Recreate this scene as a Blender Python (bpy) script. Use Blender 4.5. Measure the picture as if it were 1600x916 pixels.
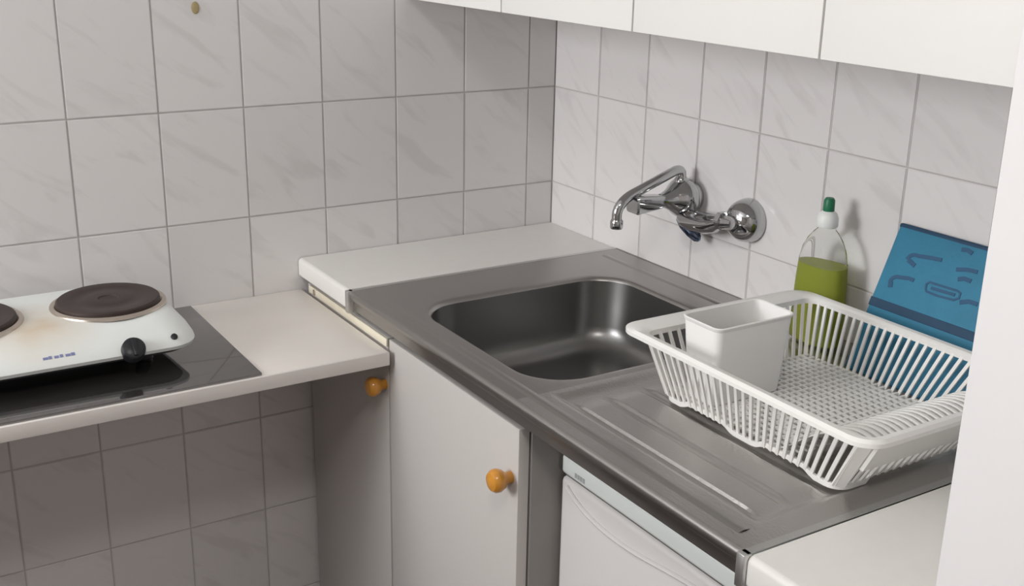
import bpy, bmesh, math, random
from mathutils import Vector, Matrix
random.seed(7)
S = bpy.context.scene
C = bpy.context.collection
for o in list(bpy.data.objects): bpy.data.objects.remove(o)

# ------------------------------------------------------------------ camera
Z0 = 1.19                       # height of the upper tile joint above the floor
FPX, YAW, PITCH, ROLL = 1779.13, 0.561994, -0.317506, 0.020067
CAM = Vector((-1.33181, -1.96428, 0.32717 + Z0))
fw = Vector((math.sin(YAW)*math.cos(PITCH), math.cos(YAW)*math.cos(PITCH), math.sin(PITCH)))
rt = Vector((math.cos(YAW), -math.sin(YAW), 0)); up = rt.cross(fw)
r2 = math.cos(ROLL)*rt + math.sin(ROLL)*up; u2 = -math.sin(ROLL)*rt + math.cos(ROLL)*up
cam = bpy.data.cameras.new('camera'); cam.sensor_width = 36; cam.lens = FPX/1600*36
cam.clip_start = 0.02
co = bpy.data.objects.new('camera', cam); C.objects.link(co)
M = Matrix.Identity(4)
for i in range(3):
    M[i][0], M[i][1], M[i][2], M[i][3] = r2[i], u2[i], -fw[i], CAM[i]
co.matrix_world = M
S.camera = co

# ------------------------------------------------------------------ world, light, exposure
W = bpy.data.worlds.new('daylight'); S.world = W; W.use_nodes = True
W.node_tree.nodes['Background'].inputs[0].default_value = (0.80, 0.88, 1.0, 1)
W.node_tree.nodes['Background'].inputs[1].default_value = 1.0
RX0, RY0, CEIL = -3.3, -3.2, 2.5       # far corner of the room and ceiling height
WY0, WY1, WZ0, WZ1 = -0.95, -0.10, 1.25, 2.25   # window opening in the wall opposite the tap
ld = bpy.data.lights.new('window_daylight', 'AREA'); ld.shape = 'RECTANGLE'
ld.size = 0.92; ld.size_y = 0.78; ld.energy = 46; ld.color = (0.985, 0.99, 1.0)
lo = bpy.data.objects.new('window_daylight', ld); C.objects.link(lo)
lo.location = (RX0+0.03, (WY0+WY1)/2, (WZ0+WZ1)/2); lo.rotation_euler = (0, -math.pi/2, 0)
cl = bpy.data.lights.new('added_fill_light', 'AREA'); cl.shape = 'DISK'; cl.size = 0.36; cl.energy = 10.5; cl.color = (1.0, 0.955, 0.92)  # added fill from above, brightens the holder, worktop and low counter
clo = bpy.data.objects.new('added_fill_light', cl); C.objects.link(clo); clo.location = (-1.45, -1.9, CEIL-0.125)
S.view_settings.view_transform = 'Standard'; S.view_settings.look = 'None'
S.view_settings.exposure = 0.0; S.view_settings.gamma = 1; S.view_settings.use_curve_mapping = False

# ------------------------------------------------------------------ materials
def mat(name, col, rough=0.5, metal=0.0, spec=0.5, noise=None, bump=None, trans=0, ior=1.45, coat=0):
    m = bpy.data.materials.new(name); m.use_nodes = True
    nt = m.node_tree; b = nt.nodes['Principled BSDF']
    b.inputs['Base Color'].default_value = (*col, 1); b.inputs['Roughness'].default_value = rough
    b.inputs['Metallic'].default_value = metal; b.inputs['Specular IOR Level'].default_value = spec
    b.inputs['Transmission Weight'].default_value = trans; b.inputs['IOR'].default_value = ior
    b.inputs['Coat Weight'].default_value = coat
    tc = nt.nodes.new('ShaderNodeTexCoord')
    if noise:
        sc, amt = noise
        n = nt.nodes.new('ShaderNodeTexNoise'); n.inputs['Scale'].default_value = sc; n.inputs['Detail'].default_value = 4
        nt.links.new(tc.outputs['Object'], n.inputs['Vector'])
        mx = nt.nodes.new('ShaderNodeMix'); mx.data_type = 'RGBA'
        mx.inputs['A'].default_value = (*[c*(1-amt) for c in col], 1)
        mx.inputs['B'].default_value = (*[min(1, c*(1+amt)) for c in col], 1)
        nt.links.new(n.outputs['Fac'], mx.inputs['Factor']); nt.links.new(mx.outputs['Result'], b.inputs['Base Color'])
    if bump:
        sc, st, stretch = bump
        n = nt.nodes.new('ShaderNodeTexNoise'); n.inputs['Scale'].default_value = sc; n.inputs['Detail'].default_value = 3
        mp = nt.nodes.new('ShaderNodeMapping'); mp.inputs['Scale'].default_value = stretch
        nt.links.new(tc.outputs['Object'], mp.inputs['Vector']); nt.links.new(mp.outputs['Vector'], n.inputs['Vector'])
        bp = nt.nodes.new('ShaderNodeBump'); bp.inputs['Strength'].default_value = st; bp.inputs['Distance'].default_value = 0.002
        nt.links.new(n.outputs['Fac'], bp.inputs['Height']); nt.links.new(bp.outputs['Normal'], b.inputs['Normal'])
    return m

def tile_mat():
    m = mat('glazed_tile', (0.66, 0.63, 0.62), 0.22)
    nt = m.node_tree; b = nt.nodes['Principled BSDF']; L = nt.links.new
    g = nt.nodes.new('ShaderNodeNewGeometry')
    oi = nt.nodes.new('ShaderNodeObjectInfo')
    off = nt.nodes.new('ShaderNodeVectorMath'); off.operation = 'MULTIPLY_ADD'
    cb = nt.nodes.new('ShaderNodeCombineXYZ')
    for k in range(3): L(oi.outputs['Random'], cb.inputs[k])
    off.inputs[1].default_value = (7, 7, 7); L(cb.outputs[0], off.inputs[0]); L(g.outputs['Position'], off.inputs[2])
    # veins run down to the right on both walls: h grows to the right along either wall
    sp = nt.nodes.new('ShaderNodeSeparateXYZ'); L(off.outputs[0], sp.inputs[0])
    def mth(op, a, b):
        q = nt.nodes.new('ShaderNodeMath'); q.operation = op
        for k, v in enumerate((a, b)):
            if isinstance(v, float): q.inputs[k].default_value = v
            else: L(v, q.inputs[k])
        return q.outputs[0]
    h = mth('SUBTRACT', sp.outputs[0], sp.outputs[1])
    ac = mth('MULTIPLY', mth('ADD', mth('MULTIPLY', h, 0.8), sp.outputs[2]), 15.0)
    al = mth('MULTIPLY', mth('SUBTRACT', h, sp.outputs[2]), 3.2)
    vv = nt.nodes.new('ShaderNodeCombineXYZ'); L(ac, vv.inputs[0]); L(al, vv.inputs[1]); L(oi.outputs['Random'], vv.inputs[2])
    n = nt.nodes.new('ShaderNodeTexNoise'); n.inputs['Scale'].default_value = 1.5; n.inputs['Detail'].default_value = 4
    n.inputs['Roughness'].default_value = 0.5; n.inputs['Distortion'].default_value = 0.6
    L(vv.outputs[0], n.inputs['Vector'])
    cr = nt.nodes.new('ShaderNodeValToRGB'); L(n.outputs['Fac'], cr.inputs[0])
    e = cr.color_ramp.elements
    e[0].position = 0.32; e[0].color = (0.69, 0.665, 0.66, 1)
    e[1].position = 0.45; e[1].color = (0.755, 0.732, 0.727, 1)
    mx = nt.nodes.new('ShaderNodeMix'); mx.data_type = 'RGBA'; mx.blend_type = 'MULTIPLY'; mx.inputs['Factor'].default_value = 1
    sh = nt.nodes.new('ShaderNodeMapRange'); L(oi.outputs['Random'], sh.inputs['Value'])
    sh.inputs['To Min'].default_value = 0.95; sh.inputs['To Max'].default_value = 1.02
    L(cr.outputs[0], mx.inputs['A']); L(sh.outputs[0], mx.inputs['B']); L(mx.outputs['Result'], b.inputs['Base Color'])
    return m

def hob_mat():     # white enamel with brownish scorch stains around the rings
    m = mat('hob_enamel', (0.76, 0.785, 0.765), 0.3)
    nt = m.node_tree; b = nt.nodes['Principled BSDF']; L = nt.links.new
    g = nt.nodes.new('ShaderNodeNewGeometry')
    n = nt.nodes.new('ShaderNodeTexNoise'); n.inputs['Scale'].default_value = 14; n.inputs['Detail'].default_value = 3
    L(g.outputs['Position'], n.inputs['Vector'])
    vs = nt.nodes.new('ShaderNodeVectorMath'); vs.operation = 'DISTANCE'; vs.inputs[1].default_value = (-1.085, -0.22, ZL+0.09)
    L(g.outputs['Position'], vs.inputs[0])
    mr = nt.nodes.new('ShaderNodeMapRange'); mr.inputs['From Min'].default_value = 0.02; mr.inputs['From Max'].default_value = 0.11
    mr.inputs['To Min'].default_value = 1; mr.inputs['To Max'].default_value = 0; L(vs.outputs['Value'], mr.inputs['Value'])
    mu = nt.nodes.new('ShaderNodeMath'); mu.operation = 'MULTIPLY'; L(mr.outputs[0], mu.inputs[0]); L(n.outputs['Fac'], mu.inputs[1])
    mx = nt.nodes.new('ShaderNodeMix'); mx.data_type = 'RGBA'; L(mu.outputs[0], mx.inputs['Factor'])
    mx.inputs['A'].default_value = (0.76, 0.785, 0.765, 1); mx.inputs['B'].default_value = (0.55, 0.38, 0.20, 1)
    L(mx.outputs['Result'], b.inputs['Base Color'])
    return m

ZC = 0.29; ZC = Z0 - ZC         # worktop height
ZL = Z0 - 0.352                 # lower counter height
MAT = dict(
    tile=tile_mat(), grout=mat('grout', (0.50, 0.475, 0.465), 0.9, noise=(30, .15)),
    paint=mat('wall_paint', (0.755, 0.74, 0.74), 0.7, noise=(6, .02)),
    beige=mat('beige_paint', (0.55, 0.51, 0.48), 0.7, noise=(6, .02)),
    ceiling=mat('ceiling_paint', (0.82, 0.82, 0.80), 0.8, noise=(6, .02)),
    floor=mat('floor_tile', (0.085, 0.065, 0.055), 0.5, noise=(9, .15)),
    white=mat('white_laminate', (0.80, 0.785, 0.765), 0.38, noise=(5, .02)),
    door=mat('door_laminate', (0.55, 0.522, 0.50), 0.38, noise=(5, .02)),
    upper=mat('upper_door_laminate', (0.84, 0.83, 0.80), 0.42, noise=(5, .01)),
    worktop=mat('worktop_laminate', (0.75, 0.735, 0.70), 0.4, noise=(40, .03)),
    lowtop=mat('counter_laminate', (0.90, 0.85, 0.805), 0.4, noise=(12, .05)),
    edging=mat('counter_edging', (0.80, 0.75, 0.72), 0.4, noise=(20, .05)),
    cream=mat('cream_board', (0.78, 0.72, 0.58), 0.6, noise=(30, .08)),
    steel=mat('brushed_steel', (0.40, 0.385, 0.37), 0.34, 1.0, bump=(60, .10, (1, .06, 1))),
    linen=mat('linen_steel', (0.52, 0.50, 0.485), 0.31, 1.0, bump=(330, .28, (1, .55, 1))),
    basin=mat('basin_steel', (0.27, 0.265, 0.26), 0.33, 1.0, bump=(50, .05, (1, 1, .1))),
    strip=mat('aluminium_strip', (0.62, 0.62, 0.61), 0.4, 1.0),
    chrome=mat('chrome', (0.52, 0.52, 0.53), 0.07, 1.0),
    plastic=mat('white_plastic', (0.83, 0.82, 0.79), 0.4, noise=(20, .02)),
    greyplastic=mat('pale_grey_plastic', (0.88, 0.87, 0.85), 0.45, noise=(20, .02)),
    wood=mat('varnished_knob_wood', (0.62, 0.27, 0.035), 0.28, noise=(60, .2), coat=.5),
    black=mat('black_plastic', (0.012, 0.013, 0.016), 0.35, noise=(20, .1)),
    mat=mat('dark_glass_board', (0.035, 0.031, 0.031), 0.06, 0, 0.5, noise=(8, .05), ior=2.9),
    iron=mat('cast_iron_ring', (0.052, 0.036, 0.032), 0.5, 0.3, noise=(25, .2)),
    ringsteel=mat('ring_trim_steel', (0.62, 0.55, 0.48), 0.3, 1.0),
    sidepanel=mat('shaded_side_laminate', (0.27, 0.255, 0.24), 0.5, noise=(12, .08)),  # cabinet side, its grey darkened to hold the shade beside the fridge
    fridge=mat('fridge_enamel', (0.66, 0.635, 0.625), 0.35, noise=(5, .01)),
    fridgetrim=mat('fridge_trim', (0.70, 0.73, 0.71), 0.35, noise=(5, .01)),
    grey=mat('grey_print', (0.36, 0.37, 0.38), 0.5, noise=(20, .05)),
    blueprint=mat('blue_print', (0.20, 0.22, 0.40), 0.5, noise=(20, .05)),
    gasket=mat('dark_gasket', (0.12, 0.115, 0.11), 0.6, noise=(20, .05)),
    packet=mat('blue_cloth', (0.036, 0.20, 0.32), 0.65, noise=(30, .12), bump=(160, .3, (1, 1, 1))),
    packethem=mat('navy_hem', (0.018, 0.058, 0.115), 0.65, noise=(30, .1)),
    packetdark=mat('navy_print', (0.028, 0.095, 0.19), 0.65, noise=(30, .1)),
    clear=mat('clear_bottle', (0.97, 0.98, 0.96), 0.08, trans=1.0, ior=1.08),
    liquid=mat('green_soap', (0.37, 0.41, 0.065), 0.15, noise=(18, .15), trans=.35, ior=1.2),
    capwhite=mat('cap_white', (0.78, 0.80, 0.78), 0.4, noise=(20, .02)),
    capgreen=mat('cap_green', (0.015, 0.16, 0.075), 0.4, noise=(20, .05)),
    bluetint=mat('blue_index', (0.16, 0.20, 0.29), 0.18, 1.0, noise=(20, .05)),
    stain=mat('yellow_stain', (0.42, 0.34, 0.17), 0.7, noise=(60, .3)),
    frame=mat('window_frame_paint', (0.8, 0.8, 0.8), 0.4, noise=(5, .01)),
    glass=mat('window_glass', (0.9, 0.95, 0.95), 0.0, trans=1.0, ior=1.0),
)
MAT['hob'] = hob_mat()
lm = bpy.data.materials.new('added_lamp_glow'); lm.use_nodes = True  # glow for the shade of the added lamp
lm.node_tree.nodes['Principled BSDF'].inputs['Emission Color'].default_value = (1, .95, .90, 1)
lm.node_tree.nodes['Principled BSDF'].inputs['Emission Strength'].default_value = 1.5
MAT['lamp'] = lm
# ------------------------------------------------------------------ helpers
def mesh(name, bm, m, smooth=True):
    bmesh.ops.recalc_face_normals(bm, faces=bm.faces)
    me = bpy.data.meshes.new(name); bm.to_mesh(me); bm.free()
    me.materials.append(MAT[m])
    if smooth:
        me.polygons.foreach_set('use_smooth', [True]*len(me.polygons))
        me.set_sharp_from_angle(angle=math.radians(35))
    return me

def parent_to(o, p):
    o.parent = p
    if p is not None: o.matrix_parent_inverse = WM[p.name].inverted()

WM = {}
def obj(name, bm, m, parent=None, smooth=True, loc=None):
    me = bm if isinstance(bm, bpy.types.Mesh) else mesh(name, bm, m, smooth)
    o = bpy.data.objects.new(name, me); C.objects.link(o)
    WM[o.name] = Matrix.Translation(loc) if loc is not None else Matrix.Identity(4)
    if loc is not None: o.location = loc
    parent_to(o, parent)
    return o

def inst(name, me, parent, M):
    o = bpy.data.objects.new(name, me); C.objects.link(o)
    parent_to(o, parent); o.matrix_basis = M; WM[o.name] = M.copy()
    return o

def tag(o, label, cat=None, group=None):
    o['label'] = label
    if cat: o['category'] = cat
    if group: o['group'] = group
    return o

def thing(name, label, cat, loc, group=None):
    o = bpy.data.objects.new(name, None); C.objects.link(o); o.location = loc
    o.empty_display_size = 0.05
    WM[o.name] = Matrix.Translation(loc)
    return tag(o, label, cat, group)

def struct(o, label=None):
    o['kind'] = 'structure'
    if label: o['label'] = label
    return o

def box(bm, lo, hi, bev=0.0, seg=2):
    lo = Vector(lo); hi = Vector(hi)
    lo, hi = Vector(map(min, lo, hi)), Vector(map(max, lo, hi))
    r = bmesh.ops.create_cube(bm, size=1, matrix=Matrix.Translation((lo+hi)/2) @ Matrix.Diagonal((*(hi-lo), 1)))
    if bev:
        es = list({e for v in r['verts'] for e in v.link_edges})
        bmesh.ops.bevel(bm, geom=es, offset=bev, segments=seg, affect='EDGES', profile=0.5)
    return bm

def bx(lo, hi, bev=0.0, seg=2): return box(bmesh.new(), lo, hi, bev, seg)

def loft(bm, loops, closed=True, cap0=True, cap1=True):
    vs = [[bm.verts.new(p) for p in lp] for lp in loops]
    n = len(vs[0])
    for a, b in zip(vs, vs[1:]):
        for i in range(n if closed else n-1):
            j = (i+1) % n
            bm.faces.new((a[i], a[j], b[j], b[i]))
    if cap0: bm.faces.new(vs[0][::-1])
    if cap1: bm.faces.new(vs[-1])
    return vs

def rr(x0, x1, y0, y1, r, z, n=8):
    x0, x1 = min(x0, x1), max(x0, x1); y0, y1 = min(y0, y1), max(y0, y1)
    out = []
    for cx, cy, a0 in ((x1-r, y1-r, 0), (x0+r, y1-r, 90), (x0+r, y0+r, 180), (x1-r, y0+r, 270)):
        for k in range(n+1):
            a = math.radians(a0+90*k/n)
            out.append(Vector((cx+r*math.cos(a), cy+r*math.sin(a), z)))
    return out

def lathe(bm, prof, mtx=Matrix.Identity(4), seg=32, cap0=True, cap1=True):
    loops = [[mtx @ Vector((r*math.cos(2*math.pi*k/seg), r*math.sin(2*math.pi*k/seg), z)) for k in range(seg)] for r, z in prof]
    loft(bm, loops, True, cap0, cap1)
    return bm

def tube(bm, pts, rad, seg=12, flat=None):
    pts = [Vector(p) for p in pts]; loops = []
    prev = None
    for i, p in enumerate(pts):
        t = (pts[min(i+1, len(pts)-1)] - pts[max(i-1, 0)]).normalized()
        if prev is None:
            a = t.orthogonal().normalized()
        else:
            a = (prev - t*prev.dot(t)).normalized()
        prev = a; b = t.cross(a)
        r = rad[i] if isinstance(rad, (list, tuple)) else rad
        loops.append([p + r*(math.cos(2*math.pi*k/seg)*a + math.sin(2*math.pi*k/seg)*b) for k in range(seg)])
    loft(bm, loops)
    return bm

def bez(p0, p1, p2, n=8):
    p0, p1, p2 = Vector(p0), Vector(p1), Vector(p2)
    return [(1-t)**2*p0 + 2*t*(1-t)*p1 + t*t*p2 for t in [k/n for k in range(n+1)]]

def axis(loc, d):   # matrix taking +Z to direction d at loc
    return Matrix.Translation(loc) @ Vector((0, 0, 1)).rotation_difference(Vector(d).normalized()).to_matrix().to_4x4()

# ------------------------------------------------------------------ room shell
T = 0.15; G = 0.0014
floor = struct(obj('floor', bx((RX0-T, RY0-T, -0.1), (T, T, 0)), 'floor'))
ceil = struct(obj('ceiling', bx((RX0-T, RY0-T, CEIL), (T, T, CEIL+0.1)), 'ceiling'))
wl = struct(obj('wall_left', bx((RX0-T, G, 0), (T, T, CEIL)), 'grout'))
wr = struct(obj('wall_right', bx((G, RY0-T, 0), (T, G, CEIL)), 'grout'))
wb = struct(obj('wall_back', bx((RX0-T, RY0-T, 0), (G, RY0, CEIL)), 'beige'))
bm = bmesh.new()
box(bm, (RX0-T, RY0, 0), (RX0, WY0, CEIL)); box(bm, (RX0-T, WY1, 0), (RX0, G, CEIL))
box(bm, (RX0-T, WY0, 0), (RX0, WY1, WZ0)); box(bm, (RX0-T, WY0, WZ1), (RX0, WY1, CEIL))
wo = struct(obj('wall_opposite', bm, 'beige'))
# partition stub closing the kitchen niche, painted white
PX, PY0, PY1 = -0.584, -1.62, -1.45
wp = struct(obj('wall_partition', bx((PX, PY0, 0), (G, PY1, CEIL), 0.004), 'paint'), 'white painted end of the wall beside the worktop')
# window in the opposite wall
wf = bmesh.new()
for a, b in (((WY0, WZ0), (WY0+.05, WZ1)), ((WY1-.05, WZ0), (WY1, WZ1)), ((WY0, WZ0), (WY1, WZ0+.05)), ((WY0, WZ1-.05), (WY1, WZ1)), (((WY0+WY1)/2-.03, WZ0), ((WY0+WY1)/2+.03, WZ1))):
    box(wf, (RX0-.09, a[0], a[1]), (RX0-.03, b[0], b[1]), .004)
w1 = struct(obj('window_1', wf, 'frame'))
for k in (0, 1):
    y0 = WY0+.04 + k*((WY1-WY0)/2-.01); y1 = y0 + (WY1-WY0)/2-.07
    obj('pane', bx((RX0-.065, y0, WZ0+.04), (RX0-.06, y1, WZ1-.04)), 'glass', w1)
obj('window_sill', bx((RX0-.1, WY0, WZ0-.03), (RX0+.06, WY1, WZ0), .005), 'frame', w1)
# paint above the tiling
TILE_TOP = Z0+0.4
obj('painted_plaster', bx((RX0, -0.004, TILE_TOP), (0.0, G+.004, CEIL)), 'paint', wl)
obj('painted_plaster', bx((-0.004, PY1, TILE_TOP), (G+.004, 0, CEIL)), 'paint', wr)
obj('painted_plaster', bx((-0.004, RY0, 0), (G+.004, PY0, CEIL)), 'paint', wr)

# wall tiles 15 x 20 cm, each a piece of its own
TW, TH, GAP = 0.15, 0.20, 0.0024
tile_cache = {}
def tile_mesh(w, h, side):
    k = (round(w, 4), round(h, 4), side)
    if k not in tile_cache:
        b = bmesh.new()
        if side == 'L': box(b, (-w/2, -0.0, -h/2), (w/2, 0.006, h/2))
        else: box(b, (0.0, -w/2, -h/2), (0.006, w/2, h/2))
        fr = [e for e in b.edges if all(abs((v.co.y if side == 'L' else v.co.x)) < 1e-6 for v in e.verts)]
        bmesh.ops.bevel(b, geom=fr, offset=0.0011, segments=2, affect='EDGES')
        tile_cache[k] = mesh('tile', b, 'tile')
    return tile_cache[k]
A_OFF, B_OFF = 0.0648, 0.1536
rows = [Z0 + TH*k for k in range(-6, 3)]
zed = [0.0] + [z for z in rows if z > 0.02]
def tiles(side, us, zs, parent):
    for u0, u1 in zip(us, us[1:]):
        for z0, z1 in zip(zs, zs[1:]):
            w, h = u1-u0-GAP, z1-z0-GAP
            cu, cz = -(u0+u1)/2, (z0+z1)/2
            j = random.uniform(-.0003, .0003)
            loc = (cu, j, cz) if side == 'L' else (j, cu, cz)
            inst('tile', tile_mesh(w, h, side), parent, Matrix.Translation(loc))
tiles('L', [0.0] + [A_OFF + TW*k for k in range(0, 14)], zed, wl)
tiles('R', [0.0] + [B_OFF + TW*k for k in range(0, 9)] + [-PY1], [z for z in zed if z > ZC-0.32], wr)
bm = bmesh.new(); lathe(bm, [(0.007, 0), (0.006, .0006), (0.003, .0009)], axis((-0.7396, -0.0004, Z0+0.174), (0, -1, 0)) @ Matrix.Diagonal((1, 1.5, 1, 1)), 14)
obj('stain', bm, 'stain', wl)['label'] = 'small yellowish stain on a wall tile'

# unseen ceiling lamp behind the camera, added to carry the fill light
t = thing('added_ceiling_lamp', 'unseen round white ceiling lamp added for fill light', 'lamp', (-1.45, -1.9, CEIL-0.11))
obj('shade', lathe(bmesh.new(), [(0.02, -.105), (0.12, -.095), (0.17, -.06), (0.18, -.02), (0.175, 0)], Matrix.Translation((-1.45, -1.9, CEIL-.005))), 'lamp', t)
obj('base', lathe(bmesh.new(), [(0.19, -.02), (0.19, 0)], Matrix.Translation((-1.45, -1.9, CEIL))), 'frame', t)

# ------------------------------------------------------------------ upper cabinets
UX, UZ0, UZ1 = -0.34, Z0+0.182, Z0+0.80
seams = [-0.004, -0.338, -0.6865, -1.034, -1.382]
def upper_cab(y0, ym, y1, label):
    t = thing('wall_cabinet', label, 'cabinet', (-0.17, (y0+y1)/2, UZ0), 'white wall cabinets above the sink')
    bm = bmesh.new(); th = 0.016
    X1 = -0.001
    box(bm, (UX+.019, y0, UZ0+.004), (X1, y0-th, UZ1)); box(bm, (UX+.019, y1+th, UZ0+.004), (X1, y1, UZ1))
    box(bm, (UX+.019, y0-th, UZ0+.004), (X1, y1+th, UZ0+.004+th)); box(bm, (UX+.019, y0-th, UZ1-th), (X1, y1+th, UZ1))
    box(bm, (-.012, y0-th, UZ0+.02), (X1, y1+th, UZ1-th)); box(bm, (UX+.05, y0-th, UZ0+.3), (-.012, y1+th, UZ0+.3+th))
    obj('body', bm, 'white', t, smooth=False)
    for a, b in ((y0, ym), (ym, y1)):
        obj('door', bx((UX, a-.0016, UZ0), (UX+.018, b+.0016, UZ1), 0.0012), 'upper', t)
upper_cab(seams[0], seams[1], seams[2], 'white two-door wall cabinet touching the left tiled wall')
upper_cab(seams[2], seams[3], seams[4], 'white two-door wall cabinet above the bottle and dish rack')
obj('filler_panel', bx((UX+.002, seams[4]-.002, UZ0), (UX+.018, PY1+.001, UZ1)), 'upper')
tag(bpy.data.objects['filler_panel'], 'narrow white filler strip between wall cabinet and partition', 'panel')

# ------------------------------------------------------------------ base cabinet
DX = -0.563
t = thing('base_cabinet', 'white two-door base cabinet under the sink with round wooden knobs', 'cabinet', (-0.28, -0.39, 0))
bm = bmesh.new(); th = 0.018; y0, y1 = -0.012, -0.772; zt = ZC-0.044
box(bm, (DX+.02, y0, .1), (-.03, y0-th, zt)); 
box(bm, (DX+.02, y0-th, .1), (-.03, y1+th, .1+th)); box(bm, (-.045, y0-th, .1+th), (-.03, y1+th, zt-.2))
box(bm, (DX+.021, y0-th, zt-.06), (DX+.04, y1+th, zt))
box(bm, (DX+.021, -0.364-.009, .1+th), (DX+.2, -0.364+.009, zt-.06))
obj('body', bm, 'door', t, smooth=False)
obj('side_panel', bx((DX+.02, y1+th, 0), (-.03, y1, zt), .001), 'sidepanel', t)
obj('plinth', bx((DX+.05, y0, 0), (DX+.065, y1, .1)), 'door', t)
for a, b, ky, kz in ((-.014, -.3605, -.3485, Z0-.4229), (-.3635, -.770, -.7500, Z0-.4166)):
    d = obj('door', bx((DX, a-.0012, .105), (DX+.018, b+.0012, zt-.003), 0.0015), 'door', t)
    k = lathe(bmesh.new(), [(.009, -.002), (.0085, .006), (.0095, .010), (.0145, .015), (.0172, .022), (.0168, .028), (.013, .033), (.006, .0352)], axis((DX, ky, kz), (-1, 0, 0)), 28)
    obj('knob', k, 'wood', d)['label'] = 'round varnished orange wood knob'
# cream rail of the cabinet top seen above the counter
obj('rail', bx((DX-.004, -.03, ZL+.001), (DX-.0004, -.362, zt-.003), .0008), 'cream', t)
obj('hinge_plate', bx((DX-.006, -.052, ZL+.003), (DX-.004, -.060, ZL+.013), .001), 'ringsteel', t)

# ------------------------------------------------------------------ worktops either side of the sink
FX = -0.574
S0, S1 = -0.236, -1.218
def worktop(y0, y1, label):
    bm = bmesh.new(); TK = 0.036
    # rounded (postformed) front edge
    sec = [(-0.0, ZC-TK), (-0.0, ZC)]
    for k in range(7):
        a = math.radians(90 + 90*k/6); sec.append((FX+.008+.008*math.cos(a), ZC-.008+.008*math.sin(a)))
    for k in range(5):
        a = math.radians(180 + 90*k/4); sec.append((FX+.005+.005*math.cos(a), ZC-TK+.005+.005*math.sin(a)))
    loft(bm, [[Vector((x-.001, y, z)) for x, z in sec] for y in (y0, y1)])
    return tag(obj('worktop', bm, 'worktop'), label, 'worktop', 'white laminate worktop pieces')
worktop(-.002, S0+.0095, 'white laminate worktop piece in the corner left of the steel sink')
worktop(S1-.0095, PY1+.001, 'white laminate worktop piece between the sink and white partition')

# ------------------------------------------------------------------ steel sink unit
t = thing('sink_unit', 'brushed stainless steel sink top with basin and ribbed drainer', 'sink', (-0.28, (S0+S1)/2, ZC-.04))
BX0, BX1, BY0, BY1 = -0.512, -0.112, -0.748, -0.362   # basin opening
SEAM = -0.772; XB = -0.003; ZS = ZC+0.0012
def ring(inset, z, r):
    return rr(BX0+inset, BX1-inset, BY0+inset, BY1-inset, r, z, 10)
bm = bmesh.new()
op = ring(-.012, ZS, .085)
outer = []
cx, cy = (BX0+BX1)/2, (BY0+BY1)/2
N = len(op)
corners = [(XB, S0), (FX+.004, S0), (FX+.004, SEAM), (XB, SEAM)]
for i, p in enumerate(op):
    q, k = divmod(i, 11)     # quarter, index in arc
    cxn, cyn = corners[q]
    # arc points run to the outer rectangle: first half on one side, corner, second half on the other
    if k == 5: o_ = Vector((cxn, cyn, ZS))
    elif (k < 5) == (q % 2 == 0): o_ = Vector((cxn, p.y, ZS))
    else: o_ = Vector((p.x, cyn, ZS))
    if q == 0: o_ = Vector((XB, p.y, ZS)) if k < 5 else (Vector((XB, S0, ZS)) if k == 5 else Vector((p.x, S0, ZS)))
    if q == 1: o_ = Vector((p.x, S0, ZS)) if k < 5 else (Vector((FX+.004, S0, ZS)) if k == 5 else Vector((FX+.004, p.y, ZS)))
    if q == 2: o_ = Vector((FX+.004, p.y, ZS)) if k < 5 else (Vector((FX+.004, SEAM, ZS)) if k == 5 else Vector((p.x, SEAM, ZS)))
    if q == 3: o_ = Vector((p.x, SEAM, ZS)) if k < 5 else (Vector((XB, SEAM, ZS)) if k == 5 else Vector((XB, p.y, ZS)))
    outer.append(o_)
mid = [a.lerp(b, .5) for a, b in zip(outer, op)]
loft(bm, [outer, mid, op, ring(-.006, ZS-.0006, .08), ring(-.002, ZS-.003, .077), ring(0, ZS-.007, .075)], True, False, False)
obj('surround', bm, 'steel', t)
BD = 0.135
bm = bmesh.new()
lp = [ring(0, ZS-.007, .075), ring(.004, ZS-.05, .073), ring(.010, ZS-BD+.045, .072)]
for k in range(1, 8):
    a = math.radians(90*k/7); lp.append(ring(.010+.042*(1-math.cos(a)), ZS-BD+.045-.042*math.sin(a), .072+.01*k/7))
lp.append(ring(.10, ZS-BD+.0015, .07))
cxy = Vector((cx, cy, ZS-BD))
lp.append([cxy + (Vector((p.x, p.y, 0))-Vector((cx, cy, 0))).normalized()*.045 for p in lp[-1]])
loft(bm, lp, True, False, False)
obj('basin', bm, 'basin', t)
bm = bmesh.new(); lathe(bm, [(.046, .001), (.040, .0035), (.036, .002), (.030, -.006), (.004, -.007)], Matrix.Translation(cxy), 32, False, True)
obj('drain', bm, 'chrome', t)
# drainer: lowered field with long ribs
bm = bmesh.new()
nx, ny = 260, 70
DXa, DXb, DYa, DYb = -0.522, -0.075, SEAM-.012, S1+.035
def sm(a): a = max(0, min(1, a)); return a*a*(3-2*a)
def dz(x, y):
    e = min(x-DXa, DXb-x, DYa-y, y-DYb)
    m = sm(e/.014)
    u = (x-DXa)/(DXb-DXa)*7
    f = u % 1
    ye = sm((DYa-.03-y)/.03)*sm((y-DYb-.012)/.03)
    rib = sm((abs(f-.5)-.36)/.08) if 0.3 < u < 6.7 else 0
    return -0.0045*m + .0034*(1-rib)*m*ye*(1 if .3 < u < 6.7 else 0)
grid = []
for j in range(ny+1):
    y = SEAM + (S1-SEAM)*j/ny
    grid.append([bm.verts.new((FX+.004+(XB-FX-.004)*i/nx, y, ZS + dz(FX+.004+(XB-FX-.004)*i/nx, y))) for i in range(nx+1)])
for j in range(ny):
    for i in range(nx): bm.faces.new((grid[j][i], grid[j][i+1], grid[j+1][i+1], grid[j+1][i]))
obj('drainer', bm, 'linen', t)
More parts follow.
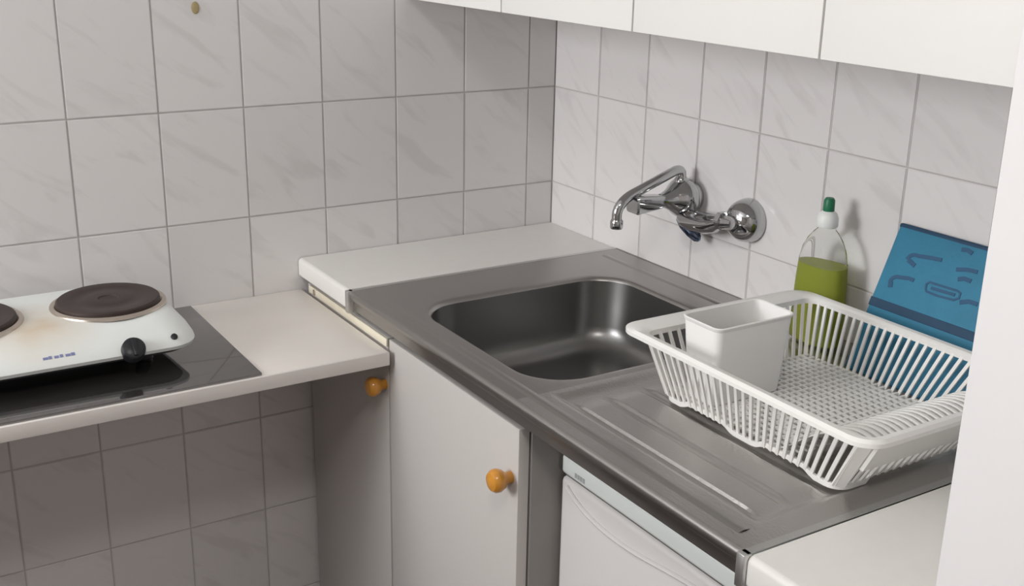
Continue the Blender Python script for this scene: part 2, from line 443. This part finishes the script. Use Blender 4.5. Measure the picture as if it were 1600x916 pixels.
# folded front edge and joint strips
bm = bmesh.new()
sec = [(FX+.004, ZS)] + [(FX+.004+.006*math.cos(a)-.0, ZS-.006+.006*math.sin(a)) for a in [math.radians(90+15*k) for k in range(7)]] + [(FX-.002, ZS-.012), (FX-.0005, ZS-.0145), (FX+.003, ZS-.0155), (FX+.0045, ZS-.018), (FX+.0045, ZS-.034), (FX+.02, ZS-.034)]
loft(bm, [[Vector((x, y, z)) for x, z in sec] for y in (S0, S1)], False, False, False)
obj('front_edge', bm, 'steel', t)
for y in (S0+.003, S1-.003):
    bm = bmesh.new(); box(bm, (FX-.006, y-.006, ZC-.038), (FX+.006, y+.006, ZC+.0016), .0012); box(bm, (FX+.0, y-.005, ZC+.0004), (XB, y+.005, ZC+.0016))
    obj('joint_strip', bm, 'strip', t)
bm = bmesh.new(); box(bm, (XB, S0, ZS-.004), (-.0005, S1, ZS+.0008), .0005)
obj('rear_upstand', bm, 'steel', t)
def bead(name, x, w, h):
    b = bmesh.new(); loops = []
    for k in range(9):
        a = k/8; loops.append([Vector((x+w*(a-.5), y, ZS-.0003+h*math.sin(math.pi*a)**1.5)) for y in (S0-.03, S1+.03)])
    loft(b, loops, False, False, False); obj(name, b, 'steel', t)
bead('rear_bead', -.052, .018, .0022)
bead('front_bead', FX+.030, .022, .0016)

# ------------------------------------------------------------------ lower counter with edging
LXR, LXL, LY = -0.572, -2.04, -0.385
t = thing('counter', 'low white counter board fixed to the left tiled wall', 'counter', (-1.3, -0.19, ZL-.02))
obj('board', bx((LXL, -.001, ZL-.018), (LXR, LY+.003, ZL), .001), 'lowtop', t)
obj('edging', bx((LXL, LY-.001, ZL-.0225), (LXR, LY+.004, ZL+.001), .0018), 'edging', t)
obj('bracket', bx((-.600, LY+.02, ZL-.030), (-.585, LY+.05, ZL-.018), .001), 'black', t)
bm = bmesh.new(); box(bm, (LXL, -.001, 0.0), (LXL+.02, LY+.02, ZL-.018), .001)
obj('end_panel', bm, 'white', t)
# dark board on the counter
tag(obj('hob_board', bx((-1.42, -.012, ZL+.0002), (-.787, -.379, ZL+.005), .0015), 'mat'), 'dark glossy protective board under the hot plate', 'board')

# ------------------------------------------------------------------ hot plate
HZ = ZL+.005
t = thing('hot_plate', 'white double electric hot plate with two dark cast iron rings', 'hot plate', (-1.085, -0.18, HZ))
HX0, HX1, HYB = -1.312, -0.858, -0.052
bm = bmesh.new()
lp = []
for z, fy, ins, r in ((.035, -.306, .006, .045), (.037, -.313, .001, .046), (.043, -.316, 0, .046), (.049, -.312, .001, .046), (.060, -.297, .006, .046), (.068, -.283, .012, .046), (.075, -.268, .020, .046), (.079, -.254, .030, .044), (.0805, -.238, .042, .042)):
    lp.append(rr(HX0+ins, HX1-ins, fy, HYB-ins*.5, r, HZ+z, 8))
loft(bm, lp)
obj('housing', bm, 'hob', t)
bm = bmesh.new(); loft(bm, [rr(HX0+.012, HX1-.012, -.302, HYB-.012, .04, HZ+z, 6) for z in (.030, .037)])
obj('base_tray', bm, 'black', t)
for x in (HX0+.07, HX1-.07):
    for y in (-.235, -.09):
        obj('foot', lathe(bmesh.new(), [(.011, 0), (.013, .003), (.012, .032)], Matrix.Translation((x, y, HZ)), 16), 'black', t)
for x, y, r in ((-.962, -.172, .0795), (-1.19, -.168, .092)):
    p = obj('ring', lathe(bmesh.new(), [(r*.985, .078), (r, .084), (r*.99, .0885), (r*.96, .0905), (r*.72, .0900), (r*.70, .0893), (r*.46, .0893), (r*.44, .0900), (r*.2, .0898), (r*.18, .0880), (.002, .0878)], Matrix.Translation((x, y, HZ)), 56, False), 'iron', t)
    obj('ring_trim', lathe(bmesh.new(), [(r+.0095, .0795), (r+.0085, .0825), (r+.003, .0845), (r+.0005, .0835)], Matrix.Translation((x, y, HZ)), 56, False, False), 'ringsteel', p)
sl = Vector((0, -.74, .67))
for x in (-.962, -1.205):
    k = obj('knob', lathe(bmesh.new(), [(.0175, -.006), (.018, .005), (.017, .012), (.0135, .0145), (.002, .015)], axis((x, -.311, HZ+.046), sl), 28), 'black', t)
    m_ = axis((x, -.311, HZ+.046), sl)
    b = box(bmesh.new(), (-.003, -.014, .013), (.003, .014, .0185), .001); bmesh.ops.transform(b, matrix=m_, verts=b.verts)
    obj('grip', b, 'black', k)
obj('indicator_lamp', lathe(bmesh.new(), [(.0055, -.003), (.005, .002), (.002, .003)], axis((-.8975, -.3045, HZ+.0548), sl), 16), 'black', t)
b = bmesh.new()
for k, w in enumerate((.008, .005, .007, .005, .008, .006)):
    x = -1.088 + k*.0078
    box(b, (x, 0, -.0003), (x+w*.9, .0042+.001*(k % 2), .0004))
tl = math.atan2(.011, .015)
bmesh.ops.transform(b, matrix=Matrix.Translation((0, -.3065, HZ+.0532)) @ Matrix.Rotation(tl, 4, 'X'), verts=b.verts)
obj('maker_print', b, 'blueprint', t)['label'] = 'small blurred blue maker lettering'
# ------------------------------------------------------------------ fridge
t = thing('mini_fridge', 'white compact refrigerator under the steel drainer', 'refrigerator', (-.26, -1.03, 0))
RX, RYa, RYb, RT = -.5, -.782, -1.272, Z0-.3804
obj('body', bx((RX+.05, RYa, .02), (-.03, RYb, RT-.004), .006), 'fridge', t)
obj('top_panel', bx((RX, RYa, RT-.0305), (-.03, RYb, RT), .006, 3), 'fridgetrim', t)
obj('gasket', bx((RX+.006, RYa-.004, RT-.0345), (RX+.05, RYb+.004, RT-.0300)), 'gasket', t)
d = obj('door', bx((RX, RYa, .05), (RX+.046, RYb, RT-.0342), .008, 3), 'fridge', t)
pts = bez((RX-.001, -.80, RT-.045), (RX-.001, -.86, RT-.085), (RX-.001, -1.0, RT-.064), 16) + bez((RX-.001, -1.0, RT-.064), (RX-.001, -1.1, RT-.05), (RX-.001, -1.24, RT-.045), 10)[1:]
obj('grip_moulding', tube(bmesh.new(), pts, .0035, 8), 'fridge', d)
b = bmesh.new()
for k in range(4): box(b, (RX-.0006, -.816-k*.0062, RT-.0235), (RX+.002, -.8205-k*.0062, RT-.0165))
obj('maker_print', b, 'grey', t)['label'] = 'small blurred grey maker lettering'
for y in (RYa-.05, RYb+.05):
    for x in (RX+.09, -.08): obj('foot', lathe(bmesh.new(), [(.015, 0), (.015, .022)], Matrix.Translation((x, y, 0)), 12), 'black', t)

# ------------------------------------------------------------------ tap on the right wall
TZ = Z0-.147; TYl, TYr = -.455, -.600; TB = Z0-.136
t = thing('wall_tap', 'chrome wall-mounted kitchen tap with bent spout above the sink', 'tap', (0, (TYl+TYr)/2, TZ))
bell = [(.037, .0), (.0378, .004), (.0368, .013), (.034, .023), (.028, .032), (.020, .038), (.013, .041)]
for y in (TYr,):
    obj('wall_flange', lathe(bmesh.new(), bell, axis((-.0005, y, TZ), (-1, 0, 0)), 40), 'chrome', t)
f = obj('wall_flange', lathe(bmesh.new(), [(r*.68, z*.6) for r, z in bell], axis((-.0005, TYl, TB), (-1, 0, 0)), 40), 'chrome', t)
# body bar between the inlets
BXc = -.046
b = tube(bmesh.new(), [(-.034, -.462, Z0-.158), (-.035, -.470, Z0-.1655), (-.036, -.480, Z0-.169), (-.037, -.500, Z0-.1685), (-.038, -.535, Z0-.164), (-.040, -.556, Z0-.158), (-.042, -.568, Z0-.1535), (-.044, -.590, Z0-.1485), (-.045, -.606, Z0-.147)], [.008, .015, .018, .019, .0185, .0165, .0125, .012, .009], 24)
obj('body', b, 'chrome', t)
b = lathe(bmesh.new(), [(.0165, 0), (.0165, .013)], axis((BXc+.003, TYr+.017, TZ-.0015), (0, 1, 0)), 6)
bmesh.ops.bevel(b, geom=list(b.edges), offset=.0015, segments=2, affect='EDGES')
obj('nut', b, 'chrome', t)
obj('stub_pipe', lathe(bmesh.new(), [(.012, .03), (.012, .052)], axis((0, TYr, TZ), (-1, 0, 0)), 20), 'chrome', t)
# valve housing and handle pointing out of the wall
obj('valve_bell', lathe(bmesh.new(), [(.026, 0), (.0345, .004), (.0370, .011), (.0360, .019), (.031, .028), (.0235, .037), (.0170, .048), (.0130, .058), (.0115, .064)], axis((-.016, TYl, TB), (-1, 0, 0.0)), 32), 'chrome', t)
b = bmesh.new()
def sq(h, w, x, z=0): return rr(-w, w, -h, h, min(w, h)*.35, x, 4)
m_ = axis((0, TYl, TB-.001), (-1, 0, 0))
loft(b, [[m_ @ p for p in sq(h, w, x)] for h, w, x in ((.0100, .0100, .072), (.0118, .0118, .084), (.0138, .0130, .098), (.0162, .0150, .122), (.0172, .0160, .137), (.0150, .0140, .1405))])
obj('handle', b, 'chrome', t)
# spout
sx = -.034
obj('spout_nut', lathe(bmesh.new(), [(.010, 0), (.0125, .002), (.0122, .008), (.0095, .012)], Matrix.Translation((sx, TYl, TB+.026)), 24), 'chrome', t)
top = Vector((sx+.002, TYl, Z0-.085)); el = Vector((-.160, TYl, Z0-.123)); tip = Vector((-.172, TYl, Z0-.172))
path = [(sx-.003, TYl, TB+.026), (sx-.002, TYl, Z0-.104)] + bez((sx-.001, TYl, Z0-.098), top+Vector((0, 0, .004)), top+Vector((-.020, 0, -.002)), 6)
path += bez(el+Vector((.03, 0, .0085)), el+Vector((-.010, 0, -.003)), el+Vector((-.0125, 0, -.028)), 8) + [tip]
obj('spout', tube(bmesh.new(), path, .0088, 20), 'chrome', t)
obj('aerator', lathe(bmesh.new(), [(.0102, 0), (.0112, .002), (.0112, .013), (.0095, .016)], Matrix.Translation(tip-Vector((0, 0, .003))), 24), 'chrome', t)
obj('lower_lever', tube(bmesh.new(), [(-.040, -.466, Z0-.168), (-.038, -.478, Z0-.177), (-.034, -.494, Z0-.190), (-.031, -.505, Z0-.199), (-.030, -.509, Z0-.202)], [.009, .0125, .0115, .008, .003], 16), 'bluetint', t)['label'] = 'dark blue-tinted lever tip'

# ------------------------------------------------------------------ dish rack
RZ = ZC+.10
t = thing('dish_rack', 'white plastic slatted dish drying rack on the steel drainer', 'dish rack', (-.265, -1.02, ZC))
RXa, RXb, RYa_, RYb_ = -.424, -.112, -.852, -1.236     # inner rim
QXa, QXb, QYa, QYb = -.392, -.122, -.862, -1.178       # base
def off(o_, z, r): return rr(RXa-o_, RXb+o_, RYa_+o_*(3.1 if o_ > 0 else 1), RYb_-o_, r+o_, RZ+z, 6)   # the lip is wide at the far end
b = bmesh.new()
loops = [off(0, -.010, .019), off(-.001, -.002, .019), off(.002, .0005, .019), off(.010, .0010, .019), off(.0135, -.003, .019), off(.0135, -.008, .019), off(.011, -.008, .019), off(.008, -.005, .019), off(.003, -.006, .019), off(.002, -.010, .019), off(0, -.010, .019)]
loft(b, loops, True, False, False); bmesh.ops.remove_doubles(b, verts=b.verts, dist=1e-6)
obj('rim', b, 'plastic', t)
# wavy foot band round the base
base = rr(QXa, QXb, QYa, QYb, .022, 0, 6)
dense = []
for i, p in enumerate(base):
    q = base[(i+1) % len(base)]; n = max(1, int((q-p).length/.008))
    dense += [p.lerp(q, k/n) for k in range(n)]
def footz(p):
    wy = (p.y-QYa)/(QYb-QYa); wx = (p.x-QXa)/(QXb-QXa)
    d = min(abs(wy-c)*(QYa-QYb) for c in (.06, .5, .94)) if min(wx, 1-wx) < .05 else min(abs(wx-c)*(QXb-QXa) for c in (.06, .94))
    if min(wx, 1-wx) < .2 and min(wy, 1-wy) < .06: d = min(d, .015)
    return .0075*sm((d-.018)/.022)
DRZ = ZC+.0010
b = bmesh.new()
lps = []
ctr = Vector(((QXa+QXb)/2, (QYa+QYb)/2, 0))
for o_, zz in ((0, .0), (-.003, .0), (-.003, .0075), (.0015, .0075), (.0, .0)):
    lp_ = []
    for i, p in enumerate(dense):
        tn = (dense[(i+1) % len(dense)]-dense[i-1]).normalized(); nrm = Vector((tn.y, -tn.x, 0))
        lp_.append(p + nrm*o_ + Vector((0, 0, DRZ+footz(p)+zz)))
    lps.append(lp_)
loft(b, lps, True, False, False); bmesh.ops.remove_doubles(b, verts=b.verts, dist=1e-6)
obj('foot_band', b, 'plastic', t)
# slats: one shared bar, one object for each
slat_me = mesh('slat', bx((-.5, -.5, 0), (.5, .5, 1)), 'plastic', False)
def slat(p, q, along, w=.0046, th=.0028):
    p, q = Vector(p), Vector(q); z = (q-p); L_ = z.length; z.normalize()
    y = Vector(along); y = (y - z*y.dot(z)).normalized(); x = y.cross(z)
    m_ = Matrix.Identity(4)
    for i in range(3): m_[i][0], m_[i][1], m_[i][2], m_[i][3] = x[i]*th, y[i]*w, z[i]*L_, p[i]
    inst('slat', slat_me, t, m_)
zb, zt_ = ZC+.008, RZ-.007
n = 27
for k in range(n):
    f_ = k/(n-1)
    yb = -.874 + (QYb+.008+.874)*f_; yt = -.868 + (RYb_+.010+.868)*f_
    slat((QXa+.001, yb, zb), (RXa-.001, yt, zt_), (0, 1, 0))
    slat((QXb-.001, yb, zb), (RXb+.001, yt, zt_), (0, 1, 0))
n = 19
for k in range(n):
    f_ = k/(n-1)
    xb = QXa+.012 + (QXb-QXa-.024)*f_; xt = RXa+.014 + (RXb-RXa-.028)*f_
    slat((xb, QYa-.001, zb), (xt, RYa_+.001, zt_), (1, 0, 0))
    slat((xb, QYb+.001, zb), (xt, RYb_-.001, zt_), (1, 0, 0))
for xb, yb, xt, yt in ((QXa+.004, QYb+.004, RXa+.004, RYb_+.004), (QXb-.004, QYb+.004, RXb-.004, RYb_+.004), (QXa+.004, QYa-.004, RXa+.004, RYa_-.004), (QXb-.004, QYa-.004, RXb-.004, RYa_-.004)):
    slat((xb, yb, zb), (xt, yt, zt_), (1 if (xb > -.2) == (yb > -1) else -1, -1, 0), .015 if yb < -1 else .006, .0035)
# solid upper band of the near end
b = bmesh.new()
def endp(f_, o_): return QYb + (RYb_-QYb)*f_ - o_
for o1, o2 in ((.0, .0085),):
    sec = []
    f0, f1 = .44, 1.0
    A = [Vector((QXa + (RXa-QXa)*f0 + .01, endp(f0, o1), zb+(zt_-zb)*f0)), Vector((QXb + (RXb-QXb)*f0 - .01, endp(f0, o1), zb+(zt_-zb)*f0)),
         Vector((QXb + (RXb-QXb)*f1 - .01, endp(f1, o1), zb+(zt_-zb)*f1)), Vector((QXa + (RXa-QXa)*f1 + .01, endp(f1, o1), zb+(zt_-zb)*f1))]
    B = [v + Vector((0, -(o2), -.001)) for v in A]
    loft(b, [A, B])
obj('end_band', b, 'plastic', t)
# lattice floor
b = bmesh.new(); zf = ZC+.0125
k = QYa-.006
while k > -1.088:
    box(b, (QXa+.001, k-.0021, zf), (QXb-.001, k+.0021, zf+.003)); k -= .0118
k = QXa+.008
while k < QXb-.004:
    box(b, (k-.0021, QYa-.001, zf+.0002), (k+.0021, -1.10, zf+.0032)); k += .0118
obj('floor_grid', b, 'plastic', t)
# raised, rounded plate rest at the near end with ribs
arc = []
for k in range(13):
    a = k/12
    arc.append((-1.080 - .112*a, zf+.002 + .054*math.sin(a*math.pi*.60)**1.2))
b = bmesh.new()
loft(b, [[Vector((x, y, z)) for y, z in arc] for x in (QXa+.002, QXb-.012)], False, False, False)
bmesh.ops.solidify(b, geom=list(b.faces), thickness=.0022)
pr = obj('plate_rest', b, 'plastic', t)
x = QXa+.010
rib_me = None
while x < QXb-.016:
    if rib_me is None:
        b = bmesh.new(); loft(b, [[Vector((dx, y, z+h)) for dx, h in ((-.0024, .0), (-.0020, .0022), (.0020, .0022), (.0024, .0))] for y, z in arc]); rib_me = mesh('rib', b, 'plastic')
    inst('rib', rib_me, pr, Matrix.Translation((x, 0, 0))); x += .0112

# cutlery holder standing in the rack
CX0, CX1, CY0, CY1 = -.388, -.252, -.958, -.884
cz0, cz1 = zf+.0034, ZC+.128
t = thing('cutlery_holder', 'plain grey-white cutlery holder box inside the dish rack', 'holder', ((CX0+CX1)/2, (CY0+CY1)/2, cz0))
b = bmesh.new()
def cr(i, z, r): return rr(CX0+i, CX1-i, CY0+i, CY1-i, r, z, 5)
loft(b, [cr(.010, cz0, .008), cr(.008, cz0+.003, .010), cr(.001, cz1-.006, .011), cr(.0, cz1-.005, .012), cr(-.001, cz1-.001, .012), cr(.0005, cz1, .011), cr(.0025, cz1-.001, .010), cr(.0095, cz0+.006, .008), cr(.012, cz0+.005, .007)])
obj('box', b, 'greyplastic', t)
b = bmesh.new(); box(b, (CX0+.004, (CY0+CY1)/2-.0012, cz0+.02), (CX1-.004, (CY0+CY1)/2+.0012, cz1-.018))
obj('divider', b, 'greyplastic', t)

# ------------------------------------------------------------------ dish soap bottle
SX, SY = -.050, -.812
t = thing('soap_bottle', 'clear dish soap bottle half full of green liquid with green cap', 'bottle', (SX, SY, ZC+.0015))
def oval(hx, hy, z, n=36, e=2.5):
    out = []
    for k in range(n):
        a = 2*math.pi*k/n; c, s_ = math.cos(a), math.sin(a)
        out.append(Vector((SX+hx*abs(c)**(2/e)*(1 if c >= 0 else -1), SY+hy*abs(s_)**(2/e)*(1 if s_ >= 0 else -1), z)))
    return out
zb_ = ZC+.0030
prof = [(.022, .038, 0), (.026, .044, .004), (.027, .046, .02), (.027, .045, .06), (.0265, .0435, .10), (.026, .041, .130), (.0245, .036, .150), (.021, .028, .165), (.016, .019, .176), (.0130, .0140, .181), (.0125, .0130, .190)]
b = bmesh.new()
outl = [oval(a, c, zb_+z, e=2.0+.6*(1-i/len(prof))) for i, (a, c, z) in enumerate(prof)]
loft(b, outl, True, True, False)
obj('bottle_body', b, 'clear', t)
b = bmesh.new()
lq = [(a-.0016, c-.0016, z+(.0016 if z == 0 else 0)) for a, c, z in prof if z <= .10] + [(.0245, .0395, .126)]
loft(b, [oval(a, c, zb_+z, e=2.5) for a, c, z in lq])
obj('liquid', b, 'liquid', t)
cap = obj('cap', lathe(bmesh.new(), [(.0150, .184), (.0162, .186), (.0162, .198), (.0135, .205), (.008, .209)], Matrix.Translation((SX, SY, zb_)), 28), 'capwhite', t)
obj('cap_tip', lathe(bmesh.new(), [(.0075, .206), (.0085, .209), (.0082, .225), (.006, .2285), (.001, .229)], Matrix.Translation((SX, SY, zb_)), 24), 'capgreen', cap)['label'] = 'dark green push-pull cap tip'

# ------------------------------------------------------------------ blue cloth packet leaning on the wall
t = thing('cloth_packet', 'blue printed cleaning cloth packet leaning on the tiles behind the rack', 'packet', (-.085, -1.015, ZC+.002))
PL, PWD, PT = .2241, .205, .011
v_ = Vector((.086, 0, .207)).normalized(); u_ = Vector((0, -1, 0)); n_ = u_.cross(v_)
if n_.x > 0: n_ = -n_
O_ = Vector((-.094, -.911, ZC+.0045))
def P(u, v, n=0.0): return O_ + u_*u + v_*v + n_*n
def pm():
    m_ = Matrix.Identity(4)
    for i in range(3): m_[i][0], m_[i][1], m_[i][2], m_[i][3] = u_[i], v_[i], n_[i], O_[i]
    return m_
b = box(bmesh.new(), (0, 0, -PT), (PWD, PL, 0), .004, 3); bmesh.ops.transform(b, matrix=pm(), verts=b.verts)
pk = obj('cloth', b, 'packet', t)
b = box(bmesh.new(), (-.0004, PL-.007, -PT-.0004), (PWD+.0004, PL+.0006, .0006), .003, 2); bmesh.ops.transform(b, matrix=pm(), verts=b.verts)
obj('top_hem', b, 'packethem', t)
b = box(bmesh.new(), (.0, .098, -.002), (PWD, .111, .0006), .0005, 1); bmesh.ops.transform(b, matrix=pm(), verts=b.verts)
obj('print_band', b, 'packethem', t)
def stroke(pts, r=.0028):
    b = bmesh.new(); loops = []
    for i, p_ in enumerate(pts):
        p_ = Vector(p_); d_ = (Vector(pts[min(i+1, len(pts)-1)])-Vector(pts[max(i-1, 0)])).normalized(); nn = Vector((-d_.y, d_.x))
        loops.append([P(*(p_+nn*r), .0008), P(*(p_-nn*r), .0008), P(*(p_-nn*r), -.001), P(*(p_+nn*r), -.001)])
    loft(b, loops); obj('print', b, 'packetdark', t)
def b2(a, c, d, n=8): return [tuple(((1-k/n)**2*Vector(a)+2*k/n*(1-k/n)*Vector(c)+(k/n)**2*Vector(d))) for k in range(n+1)]
stroke(b2((.0335, .176), (.036, .187), (.050, .1855)) + [(.068, .188), (.0875, .1895)])
stroke([(.036, .176), (.044, .173), (.050, .171)], .0032)
stroke(b2((.0205, .138), (.022, .149), (.034, .149)) + [(.048, .1515), (.0578, .151)])
stroke([(.020, .134), (.027, .136)], .004)
stroke([(.080, .146), (.079, .152), (.083, .1555), (.105, .1555), (.128, .156), (.134, .154), (.1345, .147), (.128, .1425), (.100, .141), (.083, .142), (.080, .146)], .0016)
stroke([(.088, .1485), (.127, .1495)], .0022)
stroke([(.110, .211), (.119, .2125), (.128, .210)], .003)
stroke([(.114, .183), (.130, .187), (.146, .188)], .0028)
stroke([(.122, .171), (.131, .1745), (.142, .1735)], .003)
stroke([(.138, .142), (.150, .147), (.164, .147)], .003)
stroke([(.160, .180), (.172, .186), (.186, .184)], .0028)
